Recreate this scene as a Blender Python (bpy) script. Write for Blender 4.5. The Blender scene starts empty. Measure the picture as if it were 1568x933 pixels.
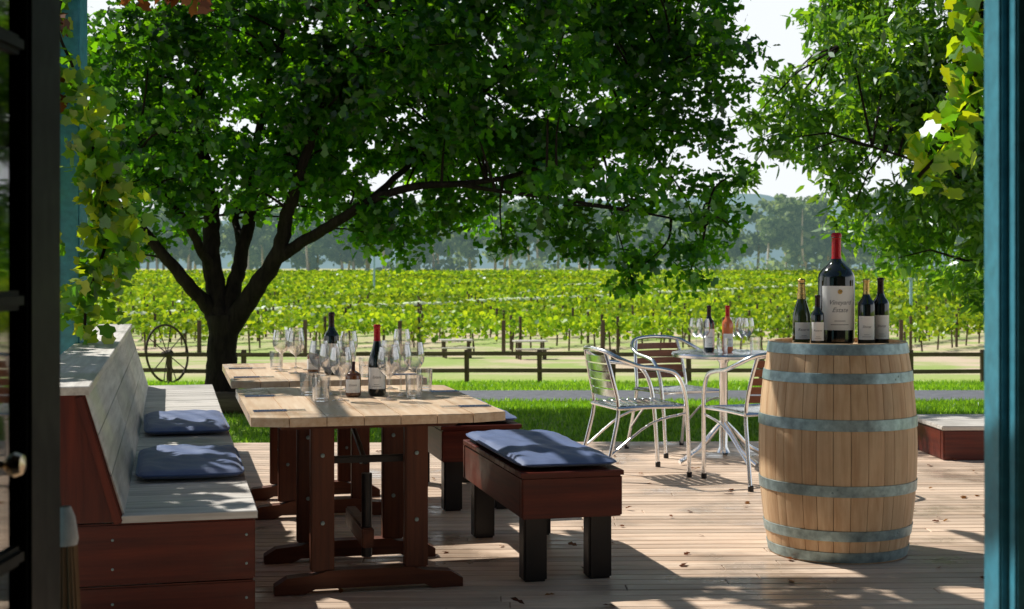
import bpy, bmesh, math, random
import numpy as np
from mathutils import Vector, Matrix
random.seed(7); rng=np.random.default_rng(7)
R=math.radians
scene=bpy.context.scene
COL=scene.collection

# ------------------------------------------------------------------ materials
def nmat(name):
    m=bpy.data.materials.new(name); m.use_nodes=True
    nt=m.node_tree; nt.nodes.clear()
    out=nt.nodes.new('ShaderNodeOutputMaterial')
    return m,nt,out
def mixrgb(nt,fac,a,b,mode='MIX'):
    n=nt.nodes.new('ShaderNodeMix'); n.data_type='RGBA'; n.blend_type=mode
    for sock,v in ((n.inputs[0],fac),(n.inputs[6],a),(n.inputs[7],b)):
        if hasattr(v,'links'): nt.links.new(v,sock)
        elif isinstance(v,(int,float)): sock.default_value=v
        else: sock.default_value=(*v,1)
    return n.outputs[2]
def noise(nt,scale,detail=4,vec=(1,1,1),rough=.6):
    tc=nt.nodes.new('ShaderNodeTexCoord'); mp=nt.nodes.new('ShaderNodeMapping')
    mp.inputs['Scale'].default_value=vec
    nt.links.new(tc.outputs['Object'],mp.inputs[0])
    n=nt.nodes.new('ShaderNodeTexNoise'); n.inputs['Scale'].default_value=scale
    n.inputs['Detail'].default_value=detail; n.inputs['Roughness'].default_value=rough
    nt.links.new(mp.outputs[0],n.inputs['Vector'])
    return n.outputs['Fac']
def ramp(nt,fac,stops):
    r=nt.nodes.new('ShaderNodeValToRGB'); e=r.color_ramp.elements
    while len(e)<len(stops): e.new(.5)
    for i,(p,c) in enumerate(stops):
        e[i].position=p; e[i].color=(*c,1) if not isinstance(c,(int,float)) else (c,c,c,1)
    nt.links.new(fac,r.inputs[0]); return r.outputs[0]
def island(nt):
    g=nt.nodes.new('ShaderNodeNewGeometry'); return g.outputs['Random Per Island']
def bump(nt,fac,strength=.3,dist=.01):
    b=nt.nodes.new('ShaderNodeBump'); b.inputs['Strength'].default_value=strength
    b.inputs['Distance'].default_value=dist; nt.links.new(fac,b.inputs['Height']); return b.outputs[0]
def pbsdf(nt,out,color,rough=.6,metal=0,spec=.5,normal=None,coat=0):
    p=nt.nodes.new('ShaderNodeBsdfPrincipled')
    if hasattr(color,'links'): nt.links.new(color,p.inputs['Base Color'])
    else: p.inputs['Base Color'].default_value=(*color,1)
    if hasattr(rough,'links'): nt.links.new(rough,p.inputs['Roughness'])
    else: p.inputs['Roughness'].default_value=rough
    p.inputs['Metallic'].default_value=metal; p.inputs['Specular IOR Level'].default_value=spec
    p.inputs['Coat Weight'].default_value=coat; p.inputs['Coat Roughness'].default_value=.1
    if normal is not None: nt.links.new(normal,p.inputs['Normal'])
    nt.links.new(p.outputs[0],out.inputs[0]); return p
def simple(name,c,rough=.5,metal=0,var=.25,scale=12,bmp=.1,spec=.5,coat=0):
    m,nt,out=nmat(name); f=noise(nt,scale,5)
    dark=tuple(x*(1-var) for x in c); lite=tuple(min(1,x*(1+var)) for x in c)
    col=ramp(nt,f,[(.3,dark),(.7,lite)])
    rg=ramp(nt,noise(nt,scale*.6,3),[(.3,max(0,rough-.08)),(.7,min(1,rough+.1))])
    pbsdf(nt,out,col,rg,metal,spec,bump(nt,f,bmp,.004),coat); return m
def wood_mats(name,c1,c2,rough=.45,iv=.35,spec=.5,gs=1.0,bmp=.25,patch=.7,wet=.16):
    d=[]
    for ax in range(3):
        m,nt,out=nmat(name+'_'+'xyz'[ax])
        v=[28*gs]*3; v[ax]=1.6*gs
        f=noise(nt,1.0,6,tuple(v),.65)
        big=noise(nt,1.3,5)
        col=ramp(nt,f,[(.28,c1),(.72,c2)])
        isl=ramp(nt,island(nt),[(0,1-iv),(1,1)])
        col=mixrgb(nt,1.0,col,isl,'MULTIPLY')
        col=mixrgb(nt,.8,col,ramp(nt,big,[(.35,patch),(.52,1.0)]),'MULTIPLY')
        rg=ramp(nt,big,[(.36,max(.05,rough-wet)),(.48,min(1,rough+.08))])
        pbsdf(nt,out,col,rg,0,spec,bump(nt,f,bmp,.003)); d.append(m)
    return d
def leaf_mat(name,c_dark,c_mid,c_lite,trans=.5,tcol=None,gloss=.06,nscale=.6,lo=.5,haze=None):
    m,nt,out=nmat(name)
    col=ramp(nt,island(nt),[(0,c_dark),(.5,c_mid),(1,c_lite)])
    n=noise(nt,nscale,3); col=mixrgb(nt,.8,col,ramp(nt,n,[(.35,lo),(.65,1.0)]),'MULTIPLY')
    df=nt.nodes.new('ShaderNodeBsdfDiffuse'); nt.links.new(col,df.inputs[0])
    tr=nt.nodes.new('ShaderNodeBsdfTranslucent')
    tc=mixrgb(nt,1.0,col,tcol or (1.5,1.6,.5),'MULTIPLY')
    nt.links.new(tc,tr.inputs[0])
    ms=nt.nodes.new('ShaderNodeMixShader'); ms.inputs[0].default_value=trans
    nt.links.new(df.outputs[0],ms.inputs[1]); nt.links.new(tr.outputs[0],ms.inputs[2])
    gl=nt.nodes.new('ShaderNodeBsdfGlossy'); gl.inputs['Roughness'].default_value=.35
    gl.inputs[0].default_value=(.9,.95,1,1)
    m2=nt.nodes.new('ShaderNodeMixShader'); m2.inputs[0].default_value=gloss
    nt.links.new(ms.outputs[0],m2.inputs[1]); nt.links.new(gl.outputs[0],m2.inputs[2])
    res=m2.outputs[0]
    if haze: res=mix_haze_glow(nt,res,haze)
    nt.links.new(res,out.inputs[0]); return m
def mix_haze_glow(nt,sh,haze):
    # constant emission mixed into the distant materials, imitating summer haze
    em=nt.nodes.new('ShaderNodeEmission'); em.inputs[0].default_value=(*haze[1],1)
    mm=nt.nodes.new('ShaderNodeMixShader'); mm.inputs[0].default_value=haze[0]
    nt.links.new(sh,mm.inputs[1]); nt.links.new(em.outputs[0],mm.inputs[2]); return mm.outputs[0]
def glass_mat(name,tint=(1,1,1),k=.06,mx=.9):
    m,nt,out=nmat(name)
    tr=nt.nodes.new('ShaderNodeBsdfTransparent'); tr.inputs[0].default_value=(*tint,1)
    gl=nt.nodes.new('ShaderNodeBsdfGlossy'); gl.inputs['Roughness'].default_value=.03
    lw=nt.nodes.new('ShaderNodeLayerWeight'); lw.inputs[0].default_value=.45
    mr=nt.nodes.new('ShaderNodeMapRange'); nt.links.new(lw.outputs['Facing'],mr.inputs[0])
    mr.inputs[3].default_value=k; mr.inputs[4].default_value=mx
    ms=nt.nodes.new('ShaderNodeMixShader'); nt.links.new(mr.outputs[0],ms.inputs[0])
    nt.links.new(tr.outputs[0],ms.inputs[1]); nt.links.new(gl.outputs[0],ms.inputs[2])
    nt.links.new(ms.outputs[0],out.inputs[0]); return m

M={}
M['deck']=wood_mats('deck_wood',(.62,.41,.27),(.98,.78,.60),.46,.30,.6,patch=.60,wet=.32)
M['red']=wood_mats('jarrah_wood',(.060,.006,.003),(.19,.026,.008),.38,.3,.4)
M['table']=wood_mats('table_wood',(.68,.42,.23),(.97,.76,.54),.33,.16,.6,patch=.85)
M['leg']=wood_mats('table_leg_wood',(.060,.013,.005),(.18,.050,.018),.42,.2,.4)
M['chairwood']=wood_mats('chair_slat_wood',(.20,.06,.03),(.38,.14,.07),.4,.2,.4)
M['pale']=wood_mats('weathered_wood',(.50,.45,.40),(.92,.87,.79),.5,.26,.4)
M['oak']=wood_mats('barrel_oak',(.66,.38,.19),(.98,.71,.43),.5,.26,.35)
M['grey']=wood_mats('fence_wood',(.07,.05,.035),(.17,.125,.085),.8,.3,.2)
M['bluepaint']=[simple('blue_paint',(.05,.25,.34),.38,0,.22,30,.35)]*3
M['darkpaint']=[simple('dark_door_paint',(.003,.005,.005),.5,0,.2,12,.05,.10)]*3
M['iron']=simple('galvanised_steel',(.30,.40,.41),.42,.6,.35,25,.15)
M['alu']=simple('aluminium',(.88,.89,.90),.2,1,.06,30,.03)
M['black']=simple('black_steel',(.012,.010,.010),.4,.2,.2)
M['rust']=simple('rusty_iron',(.05,.035,.025),.8,.3,.4)
M['blackglass']=simple('dark_bottle_glass',(.005,.008,.006),.06,0,.1,3,0,.7,.6)
M['greenglass']=simple('green_bottle_glass',(.04,.06,.012),.07,0,.1,3,0,.7,.6)
M['rose']=simple('rose_wine_bottle',(.70,.18,.06),.08,0,.1,3,0,.6,.6)
M['capred']=simple('red_capsule',(.48,.008,.016),.3,.2,.1,40,.1)
M['capdark']=simple('dark_capsule',(.03,.01,.015),.3,.3,.2,40,.1)
M['gold']=simple('gold_foil',(.80,.55,.20),.3,.9,.2,90,.6)
M['label']=simple('paper_label',(.95,.94,.91),.7,0,.03,30,.05)
M['ink']=simple('label_ink',(.16,.16,.19),.7,0,.1)
M['glass']=glass_mat('clear_glass',(1,1,1),.10,.95)
M['pane']=glass_mat('window_glass',(.55,.6,.58),.05,.5)
M['brass']=simple('door_handle_metal',(.6,.5,.35),.25,1,.1)
M['brown']=simple('amber_glass',(.16,.05,.012),.1,0,.1,3,0,.7,.5)
M['straw']=wood_mats('broom_straw',(.13,.07,.035),(.28,.17,.08),.8,.3)
def fabric():
    m,nt,out=nmat('navy_canvas'); f=noise(nt,260,2); g=noise(nt,9,4)
    col=ramp(nt,g,[(.3,(.040,.08,.21)),(.7,(.070,.125,.30))])
    p=pbsdf(nt,out,col,.55,0,.6,bump(nt,f,.4,.002)); p.inputs['Sheen Weight'].default_value=.25; return m
M['fabric']=fabric()
M['band']=simple('broom_binding',(.35,.36,.36),.8,0,.1,80,.2)
def bark():
    m,nt,out=nmat('bark'); f=noise(nt,1,6,(16,16,3),.7)
    pbsdf(nt,out,ramp(nt,f,[(.3,(.007,.005,.004)),(.7,(.032,.024,.019))]),.9,0,.12,bump(nt,f,.9,.03)); return m
M['bark']=bark()
M['oakleaf']=leaf_mat('oak_leaf',(.012,.058,.010),(.028,.108,.014),(.075,.20,.018),.62,(5.6,4.4,.5),.035,.7,.4)
M['ashleaf']=leaf_mat('ash_leaf',(.045,.14,.022),(.09,.24,.03),(.22,.40,.05),.55,(2.8,2.4,.5),.07,.8)
M['grape']=leaf_mat('grape_leaf',(.05,.18,.015),(.12,.32,.02),(.36,.46,.03),.62,(2.4,2.0,.4),.05,3)
M['grape_brown']=leaf_mat('dead_grape_leaf',(.10,.03,.012),(.22,.07,.02),(.35,.16,.03),.35,(1.3,1.1,.6),.03,3)
M['vineyard']=leaf_mat('vineyard_leaf',(.09,.22,.02),(.24,.42,.035),(.48,.62,.05),.5,(1.9,1.7,.4),.02,.030,.38)
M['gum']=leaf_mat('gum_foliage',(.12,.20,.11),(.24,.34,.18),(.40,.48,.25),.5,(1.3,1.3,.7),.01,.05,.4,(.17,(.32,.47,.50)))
M['grassb']=leaf_mat('grass_blade',(.08,.20,.02),(.16,.33,.03),(.30,.50,.05),.5,(2.2,2.1,.5),.03,.5)
M['net']=simple('white_net',(.72,.82,.50),.9,0,.15,1.5,.3)
def ground_mat():
    m,nt,out=nmat('ground_cover')
    tc=nt.nodes.new('ShaderNodeTexCoord'); s=nt.nodes.new('ShaderNodeSeparateXYZ')
    nt.links.new(tc.outputs['Object'],s.inputs[0])
    mr=nt.nodes.new('ShaderNodeMapRange'); mr.inputs[1].default_value=31; mr.inputs[2].default_value=39
    nt.links.new(s.outputs[1],mr.inputs[0])
    n1=noise(nt,14,6); n2=noise(nt,.35,6); 
    lawn=ramp(nt,n1,[(.3,(.19,.33,.04)),(.7,(.44,.60,.10))])
    dry=ramp(nt,n2,[(.40,(.66,.53,.38)),(.60,(.36,.46,.14))])
    lawn=mixrgb(nt,ramp(nt,n2,[(.50,0.0),(.66,.7)]),lawn,(.60,.57,.30))
    col=mixrgb(nt,mr.outputs[0],lawn,dry)
    pbsdf(nt,out,col,.95,0,.1,bump(nt,n1,.6,.05)); return m
M['ground']=ground_mat()
M['asphalt']=simple('asphalt',(.14,.145,.16),.85,0,.3,8,.4,.3)
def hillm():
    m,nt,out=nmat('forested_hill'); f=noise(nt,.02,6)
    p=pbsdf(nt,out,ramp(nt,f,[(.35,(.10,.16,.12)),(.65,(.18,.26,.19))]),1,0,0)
    r=mix_haze_glow(nt,p.outputs[0],(.55,(.34,.50,.60))); nt.links.new(r,out.inputs[0]); return m
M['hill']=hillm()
M['wall']=simple('weatherboard_paint',(.045,.13,.165),.6,0,.15,8,.15)
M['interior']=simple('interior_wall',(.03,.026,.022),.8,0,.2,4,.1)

# ------------------------------------------------------------------ geometry helpers
def link(o,parent=None):
    COL.objects.link(o)
    if parent: o.parent=parent
    return o
def empty(name,loc=(0,0,0),rz=0):
    e=bpy.data.objects.new(name,None); e.location=loc; e.rotation_euler=(0,0,rz); e.empty_display_size=.1
    COL.objects.link(e); return e
def mesh(name,v,f,mat,parent=None,smooth=False,loc=(0,0,0),rot=(0,0,0)):
    me=bpy.data.meshes.new(name); me.from_pydata([tuple(p) for p in v],[],f); me.update()
    if isinstance(mat,list): mat=mat[0]
    me.materials.append(mat)
    if smooth:
        me.polygons.foreach_set('use_smooth',[True]*len(me.polygons))
        try: me.set_sharp_from_angle(angle=R(38))
        except Exception: pass
    o=bpy.data.objects.new(name,me); o.location=loc; o.rotation_euler=rot
    return link(o,parent)
def box(name,size,loc,mats,parent=None,rot=(0,0,0),bev=.006,taper=1.0):
    bm=bmesh.new(); bmesh.ops.create_cube(bm,size=1)
    for v in bm.verts:
        k=taper if v.co.z>0 else 1
        v.co=Vector((v.co.x*size[0]*k,v.co.y*size[1]*k,v.co.z*size[2]))
    if bev: bmesh.ops.bevel(bm,geom=bm.edges[:],offset=min(bev,min(size)*.3),segments=2,affect='EDGES')
    me=bpy.data.meshes.new(name); bm.to_mesh(me); bm.free()
    ax=int(np.argmax(size)); me.materials.append(mats[ax] if isinstance(mats,list) else mats)
    o=bpy.data.objects.new(name,me); o.location=loc; o.rotation_euler=rot
    return link(o,parent)
def multibox(name,boxes,mat,parent=None,c=.003):
    v=[];f=[]
    for (x0,x1,y0,y1,z0,z1) in boxes:
        b=len(v)
        v+=[(x0,y0,z0),(x1,y0,z0),(x1,y1,z0),(x0,y1,z0),(x0,y0,z1-c),(x1,y0,z1-c),(x1,y1,z1-c),(x0,y1,z1-c),
            (x0+c,y0+c,z1),(x1-c,y0+c,z1),(x1-c,y1-c,z1),(x0+c,y1-c,z1)]
        f+=[(b+3,b+2,b+1,b),(b,b+1,b+5,b+4),(b+1,b+2,b+6,b+5),(b+2,b+3,b+7,b+6),(b+3,b,b+4,b+7),
            (b+4,b+5,b+9,b+8),(b+5,b+6,b+10,b+9),(b+6,b+7,b+11,b+10),(b+7,b+4,b+8,b+11),(b+8,b+9,b+10,b+11)]
    return mesh(name,v,f,mat,parent)
def lathe(name,prof,mat,parent=None,loc=(0,0,0),seg=32,a0=0,a1=2*math.pi,rot=(0,0,0)):
    full=abs(a1-a0-2*math.pi)<1e-6; n=seg if full else seg+1
    v=[];f=[]
    for r,z in prof:
        for i in range(n):
            a=a0+(a1-a0)*i/seg; v.append((r*math.cos(a),r*math.sin(a),z))
    for j in range(len(prof)-1):
        for i in range(seg):
            i2=(i+1)%n
            f.append((j*n+i,j*n+i2,(j+1)*n+i2,(j+1)*n+i))
    return mesh(name,v,f,mat,parent,True,loc,rot)
def catmull(P,k=6):
    P=[Vector(p) for p in P]; Q=[P[0]*2-P[1]]+P+[P[-1]*2-P[-2]]; out=[]
    for i in range(1,len(Q)-2):
        for j in range(k):
            t=j/k; a,b,c,d=Q[i-1],Q[i],Q[i+1],Q[i+2]
            out.append(.5*((2*b)+(c-a)*t+(2*a-5*b+4*c-d)*t*t+(3*b-a-3*c+d)*t*t*t))
    out.append(P[-1]); return out
def tube_data(P,rad,seg=8,V=None,F=None,cap=True):
    if V is None: V=[];F=[]
    n=len(P); 
    if not isinstance(rad,(list,tuple)): rad=[rad]*n
    elif len(rad)!=n: rad=list(np.interp(np.linspace(0,1,n),np.linspace(0,1,len(rad)),rad))
    t0=(P[1]-P[0]).normalized(); up=Vector((0,0,1)) if abs(t0.z)<.9 else Vector((1,0,0))
    s=t0.cross(up).normalized(); base=len(V)
    for i in range(n):
        t=(P[min(i+1,n-1)]-P[max(i-1,0)]).normalized()
        s=(s-t*s.dot(t)).normalized(); u=t.cross(s)
        for k in range(seg):
            a=2*math.pi*k/seg; V.append(P[i]+(s*math.cos(a)+u*math.sin(a))*rad[i])
    for i in range(n-1):
        for k in range(seg):
            k2=(k+1)%seg; F.append((base+i*seg+k,base+i*seg+k2,base+(i+1)*seg+k2,base+(i+1)*seg+k))
    if cap:
        F.append(tuple(base+k for k in range(seg))[::-1]); F.append(tuple(base+(n-1)*seg+k for k in range(seg)))
    return V,F
def tube(name,P,rad,mat,parent=None,seg=8,smooth_pts=0):
    P=catmull(P,smooth_pts) if smooth_pts else [Vector(p) for p in P]
    V,F=tube_data(P,rad,seg); return mesh(name,V,F,mat,parent,True)
def fast_mesh(name,verts,k,mat,parent=None):
    n=len(verts)//k
    me=bpy.data.meshes.new(name); me.vertices.add(len(verts)); me.vertices.foreach_set('co',verts.astype(np.float32).ravel())
    me.loops.add(n*k); me.loops.foreach_set('vertex_index',np.arange(n*k,dtype=np.int32))
    me.polygons.add(n); me.polygons.foreach_set('loop_start',np.arange(0,n*k,k,dtype=np.int32))
    me.polygons.foreach_set('loop_total',np.full(n,k,dtype=np.int32))
    me.update(calc_edges=True); me.materials.append(mat)
    o=bpy.data.objects.new(name,me); return link(o,parent)
def nrm(a): return a/np.maximum(np.linalg.norm(a,axis=1,keepdims=True),1e-9)
OAK=np.array([(0,0,0),(.3,.28,.05),(.45,.15,.02),(.72,.3,.03),(1,0,-.06),(.72,-.3,.03),(.45,-.15,.02),(.3,-.28,.05)])
LANCE=np.array([(0,0,0),(.3,.17,.03),(.65,.14,.0),(1,0,-.1),(.65,-.14,.0),(.3,-.17,.03)])
GRAPE=np.array([(0,0,0),(-.12,.3,.03),(.1,.5,.06),(.35,.42,.02),(.55,.52,.0),(.68,.22,-.02),(1,0,-.1),(.68,-.22,-.02),(.55,-.52,0),(.35,-.42,.02),(.1,-.5,.06),(-.12,-.3,.03)])
BLOB=np.array([(-.5,-.2,0),(-.15,-.5,.1),(.35,-.4,0),(.5,.1,-.1),(.2,.5,0),(-.35,.4,.1)])
def leaves(P,size,T,upb=.5,droop=.3):
    n=len(P); nv=nrm(rng.normal(size=(n,3))+np.array([0,0,upb])*2)
    a=rng.normal(size=(n,3)); a[:,2]-=droop; a=nrm(a-nv*np.sum(a*nv,axis=1,keepdims=True)); b=np.cross(nv,a)
    s=(size*rng.uniform(.6,1.3,n))[:,None]
    V=P[:,None,:]+s[:,None]*(T[None,:,0:1]*a[:,None]+T[None,:,1:2]*b[:,None]+T[None,:,2:3]*nv[:,None])
    return V.reshape(-1,3)
def clump_points(blobs,clumps,per,cr):
    out=[]
    for (x,y,z,r) in blobs:
        nc=max(3,int(clumps*(r/.6)**2))
        d=nrm(rng.normal(size=(nc,3)))*(rng.uniform(.35,1,(nc,1))**.6)*r
        c=np.array([x,y,z])+d*np.array([1,1,.8])
        p=np.repeat(c,per,axis=0)+rng.normal(size=(nc*per,3))*cr*np.array([1,1,.6])
        out.append(p)
    return np.concatenate(out)

# ------------------------------------------------------------------ terrain
TY=[-60,11,14.3,18,21,30,40,55,80,100,150,300,400,900,4000]
TZ=[-.25,-.2,-.18,-.41,-.53,-1.14,-1.6,-1.9,-2.0,-1.91,-1.45,-.08,.2,.3,.3]
def gz(y): return np.interp(y,TY,TZ)
xs=np.concatenate([[-2500,-1200,-500,-200],np.arange(-100,101,4),[200,500,1200,2500]])
ys=np.concatenate([[-60,0],np.arange(5,60,1.0),np.arange(60,320,8),[350,400,600,900,1500,2500,4000]])
V=[(x,y,float(gz(y))) for y in ys for x in xs]; nx=len(xs)
F=[(j*nx+i,j*nx+i+1,(j+1)*nx+i+1,(j+1)*nx+i) for j in range(len(ys)-1) for i in range(nx-1)]
mesh('ground',V,F,M['ground'],smooth=True)
V=[];F=[]
rx=np.arange(-60,61,1.0)
for i,x in enumerate(rx):
    w=.12*math.sin(x*1.3)+.08*math.sin(x*3.1)
    for t in (0,.25,.5,.75,1): 
        y=18+w*(1-t)+3.0*t+.01*x+w*.5*t; V.append((x,y,float(gz(y))+.02))
for i in range(len(rx)-1):
    for t in range(4): F.append((i*5+t,(i+1)*5+t,(i+1)*5+t+1,i*5+t+1))
mesh('driveway_road',V,F,M['asphalt'],smooth=True)

def blades(n,y0,y1,h,w):
    y=rng.uniform(y0,y1,n); x=rng.uniform(-1,1,n)*(.40*y+.6)
    z=gz(y); a=rng.uniform(0,2*np.pi,n); hh=h*rng.uniform(.5,1.4,n)
    B=np.stack([x,y,z],1); d=np.stack([np.cos(a),np.sin(a),np.zeros(n)],1)
    lean=np.stack([rng.normal(0,.4,n)*hh,rng.normal(0,.4,n)*hh,hh],1)
    return np.stack([B-d*w,B+d*w,B+lean],1).reshape(-1,3)
fast_mesh('lawn_grass',np.concatenate([blades(70000,10.75,17.9,.05,.007),blades(5000,17.7,18.35,.05,.01),blades(26000,20.9,31,.06,.014)]),3,M['grassb'])

# ------------------------------------------------------------------ hills, tree line, vineyard
V=[];F=[]; hx=np.arange(-1800,1801,30)
for i,x in enumerate(hx):
    h=64+22*math.exp(-((x-330)/260)**2)+9*math.sin(x*.006+1)+4*math.sin(x*.031)+random.uniform(-2,2)
    for t in range(9):
        V.append((x,1300+t*60,.0+h*math.sin(math.pi/2*t/8)+(random.uniform(-2,2) if t else -2)))
for i in range(len(hx)-1):
    for t in range(8): F.append((i*9+t,(i+1)*9+t,(i+1)*9+t+1,i*9+t+1))
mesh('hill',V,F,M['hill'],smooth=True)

tl=empty('distant_tree_line')
P=[];TV=[];TF=[]
for i in range(125):
    x=-150+300*i/124+random.uniform(-4,4); y=random.uniform(292,345); h=random.uniform(10,19)
    g=float(gz(y)); c=[]
    for k in range(random.randint(7,10)):
        c.append((x+random.uniform(-3.4,3.4),y+random.uniform(-3,3),g+h*random.uniform(.28,.92),random.uniform(1.3,2.8)))
    P.append(clump_points(c,.5,22,.75))
    V0=[Vector((x,y-2,g-.2)),Vector((x+random.uniform(-.5,.5),y-2,g+h*.35)),Vector((x+random.uniform(-1.5,1.5),y,g+h*.75))]
    tube_data(V0,[.35,.25,.08],5,TV,TF)
x=rng.uniform(-155,155,6000); y=rng.uniform(286,300,6000)
low=np.stack([x,y,gz(y)+rng.uniform(0,1,6000)**2*4*(.5+.5*np.sin(x*.13+np.sin(x*.05)*3))],1)
P=np.concatenate(P+[low])
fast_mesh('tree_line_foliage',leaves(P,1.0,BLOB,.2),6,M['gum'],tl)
mesh('tree_line_trunks',TV,TF,simple('gum_trunk',(.65,.6,.52),.9),tl)

vy=empty('vineyard'); D=np.array([.544,.839]); Npp=np.array([.839,-.544])
LP=[];LS=[];TV=[];TF=[]
netV=[];netF=[]
def inview(x,y,m=4): return abs(x)<.385*y+m
for r in range(-62,26):
    s=np.array([r*3.6,51.0+1.2*math.sin(r*2.1)])
    L=(262-51)/.839; t=0
    step=1.0
    while t<L:
        p=s+D*t
        if inview(p[0],p[1]):
            y=p[1]; vig=.75+.35*math.sin(t*.13+r*1.7)*math.sin(t*.41+r)
            n=int(66*(52/y)**1.4*vig)+1
            q=rng.uniform(0,1,n); off=rng.normal(0,.20,n)
            hgt=.42+rng.beta(2.0,1.3,n)*(.76+.10*vig+.04*math.sin(t*2.3))
            px=p[0]+D[0]*q*step+Npp[0]*off; py=p[1]+D[1]*q*step+Npp[1]*off
            LP.append(np.stack([px,py,gz(py)+hgt],1)); LS.append(np.full(n,.17*(y/52)**.75))
            if y<90 and int(t)%2==0:
                g=float(gz(p[1])); tube_data([Vector((p[0],p[1],g)),Vector((p[0]+random.uniform(-.08,.08),p[1],g+.8))],.035,4,TV,TF)
            if y<110 and int(t)%6==0:
                g=float(gz(p[1])); tube_data([Vector((p[0]+.3,p[1]+.4,g)),Vector((p[0]+.3,p[1]+.4,g+1.35))],.06,5,TV,TF)
        t+=step
    if abs(s[0])<28:
        g=float(gz(s[1])); tube_data([Vector((s[0]-.3,s[1]-.5,g)),Vector((s[0]-.3,s[1]-.5,g+1.25))],.08,6,TV,TF)
    if r in (-8,-15):
        ln=[]
        for t in np.arange(4,150,.7):
            p=s+D*t
            if not inview(p[0],p[1],1): continue
            if r==-15 and t<105: continue
            ln.append((p,float(gz(p[1])),.95+.1*random.random()))
        b=len(netV)
        for (p,g,k) in ln:
            for (o,h) in ((-.34,1.02),(-.24,1.12),(0,1.20),(.24,1.12),(.34,1.02)):
                netV.append((p[0]+Npp[0]*o*k,p[1]+Npp[1]*o*k,g+h*k*.98+random.uniform(-.04,.04)))
        for i in range(len(ln)-1):
            if random.random()<.18: continue
            for q in range(4): netF.append((b+i*5+q,b+(i+1)*5+q,b+(i+1)*5+q+1,b+i*5+q+1))
LP=np.concatenate(LP);LS=np.concatenate(LS)
fast_mesh('vine_leaves',leaves(LP,LS,BLOB,.3),6,M['vineyard'],vy)
mesh('vine_trunks_and_posts',TV,TF,M['grey'][2],vy)
mesh('bird_netting',netV,netF,M['net'],vy,True)

for (x,y,h) in ((-12.6,130,4.2),(23,82,2.6)):
    e=empty('marker_pole',(x,y,float(gz(y))))
    tube('pole',[(0,0,0),(0,0,h)],.09,simple('pale_blue_pole',(.3,.5,.55),.5),e,8)
    box('pole_cap',(.3,.3,.12),(0,0,h+.06),M['iron'],e)

fe=empty('post_and_rail_fence',(0,0,0)); fy=30.0; g=float(gz(fy))
for i in range(-12,13):
    x=i*1.56-.97
    box('post_%d'%(i+13),(.10,.10,.74),(x+random.uniform(-.02,.02),fy,g+.34),M['grey'],fe,(0,R(random.uniform(-1.5,1.5)),0),.01)
for i in range(-6,6):
    for zz,n in ((.62,'top_rail'),(.27,'mid_rail')):
        box(n+'_%d'%(i+7),(3.10,.05,.085),(i*3.12+1.56-.97,fy-.08,g+zz+random.uniform(-.015,.015)),M['grey'],fe,(0,R(random.uniform(-.4,.4)),0),.008)
ww=empty('wagon_wheel',(-7.15,29.5,float(gz(29.5))+.62)); ww.rotation_euler=(R(-8),0,R(60))
V,F=tube_data([Vector((.60*math.cos(a),0,.60*math.sin(a))) for a in np.linspace(0,2*math.pi,41)],.025,6); mesh('rim',V,F,M['rust'],ww,True)
for k in range(10):
    a=k*math.pi/5; tube('spoke_%d'%(k+1),[(0,0,0),(.6*math.cos(a),0,.6*math.sin(a))],.011,M['rust'],ww,6)
lathe('hub',[(0,-.12),(.06,-.12),(.08,0),(.06,.12),(0,.12)],M['rust'],ww,rot=(R(90),0,0),seg=12)
for (x,y) in ((.6,47.5),(-1.9,48.5)):
    e=empty('picnic_table',(x,y,float(gz(y))),R(10))
    box('top',(1.1,.6,.05),(0,0,.60),M['pale'],e)
    for k,(a,b) in enumerate(((-.42,-.2),(.42,-.2),(-.42,.2),(.42,.2))): box('leg_%d'%k,(.06,.06,.57),(a,b,.285),M['grey'],e)
    box('seat',(1.1,.20,.04),(0,-.55,.36),M['pale'],e)
    for k in (-.42,.42): box('seat_leg',(.05,.15,.34),(k,-.55,.17),M['grey'],e)

# ------------------------------------------------------------------ main tree
TYc=15.0
def tp(u,v,dy=0): return Vector(((u-784)/145.2,TYc+dy,1.3-(v-410)/145.2))
tree=empty('oak_tree'); TV=[];TF=[]
limbs=[
 ([(338,655,0),(338,600,0),(340,540,0),(342,485,0)],[.24,.18,.155,.155]),
 ([(335,500,0),(318,470,.0),(285,425,-.2),(245,370,-.3),(195,310,-.5),(150,230,-.6)],[.10,.08,.07,.055,.04,.02]),
 ([(340,505,0),(328,450,.1),(320,390,.1),(318,330,.2),(305,250,.3),(285,120,.5),(300,-60,.8)],[.13,.11,.10,.085,.07,.05,.02]),
 ([(324,420,.1),(305,360,-.3),(285,320,-.5),(240,260,-.9)],[.06,.045,.035,.015]),
 ([(345,500,0),(355,430,.2),(364,380,.3),(372,320,.4),(378,240,.3),(420,100,0),(450,-60,.3)],[.11,.085,.075,.065,.05,.03,.02]),
 ([(362,385,.3),(338,330,.8),(352,285,1.),(390,255,1.3)],[.045,.04,.03,.015]),
 ([(350,505,0),(395,440,-.1),(430,390,-.2),(447,330,-.3),(462,290,-.4),(500,190,-.6),(560,40,-.9)],[.12,.10,.085,.07,.06,.04,.02]),
 ([(425,398,-.2),(475,368,-.3),(520,345,-.5),(575,312,-.6),(640,290,-.5),(720,283,-.3),(800,265,0),(920,210,.3),(1040,120,.4)],[.07,.06,.055,.045,.04,.032,.025,.018,.01]),
 ([(700,285,-.4),(760,298,-.8),(850,312,-1.0),(960,330,-1.1),(1060,350,-1.0)],[.026,.022,.018,.013,.008]),
 ([(575,312,-.6),(640,230,.5),(740,120,1.2),(860,20,1.3)],[.04,.03,.02,.01]),
]
limbpts=[]
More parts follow.
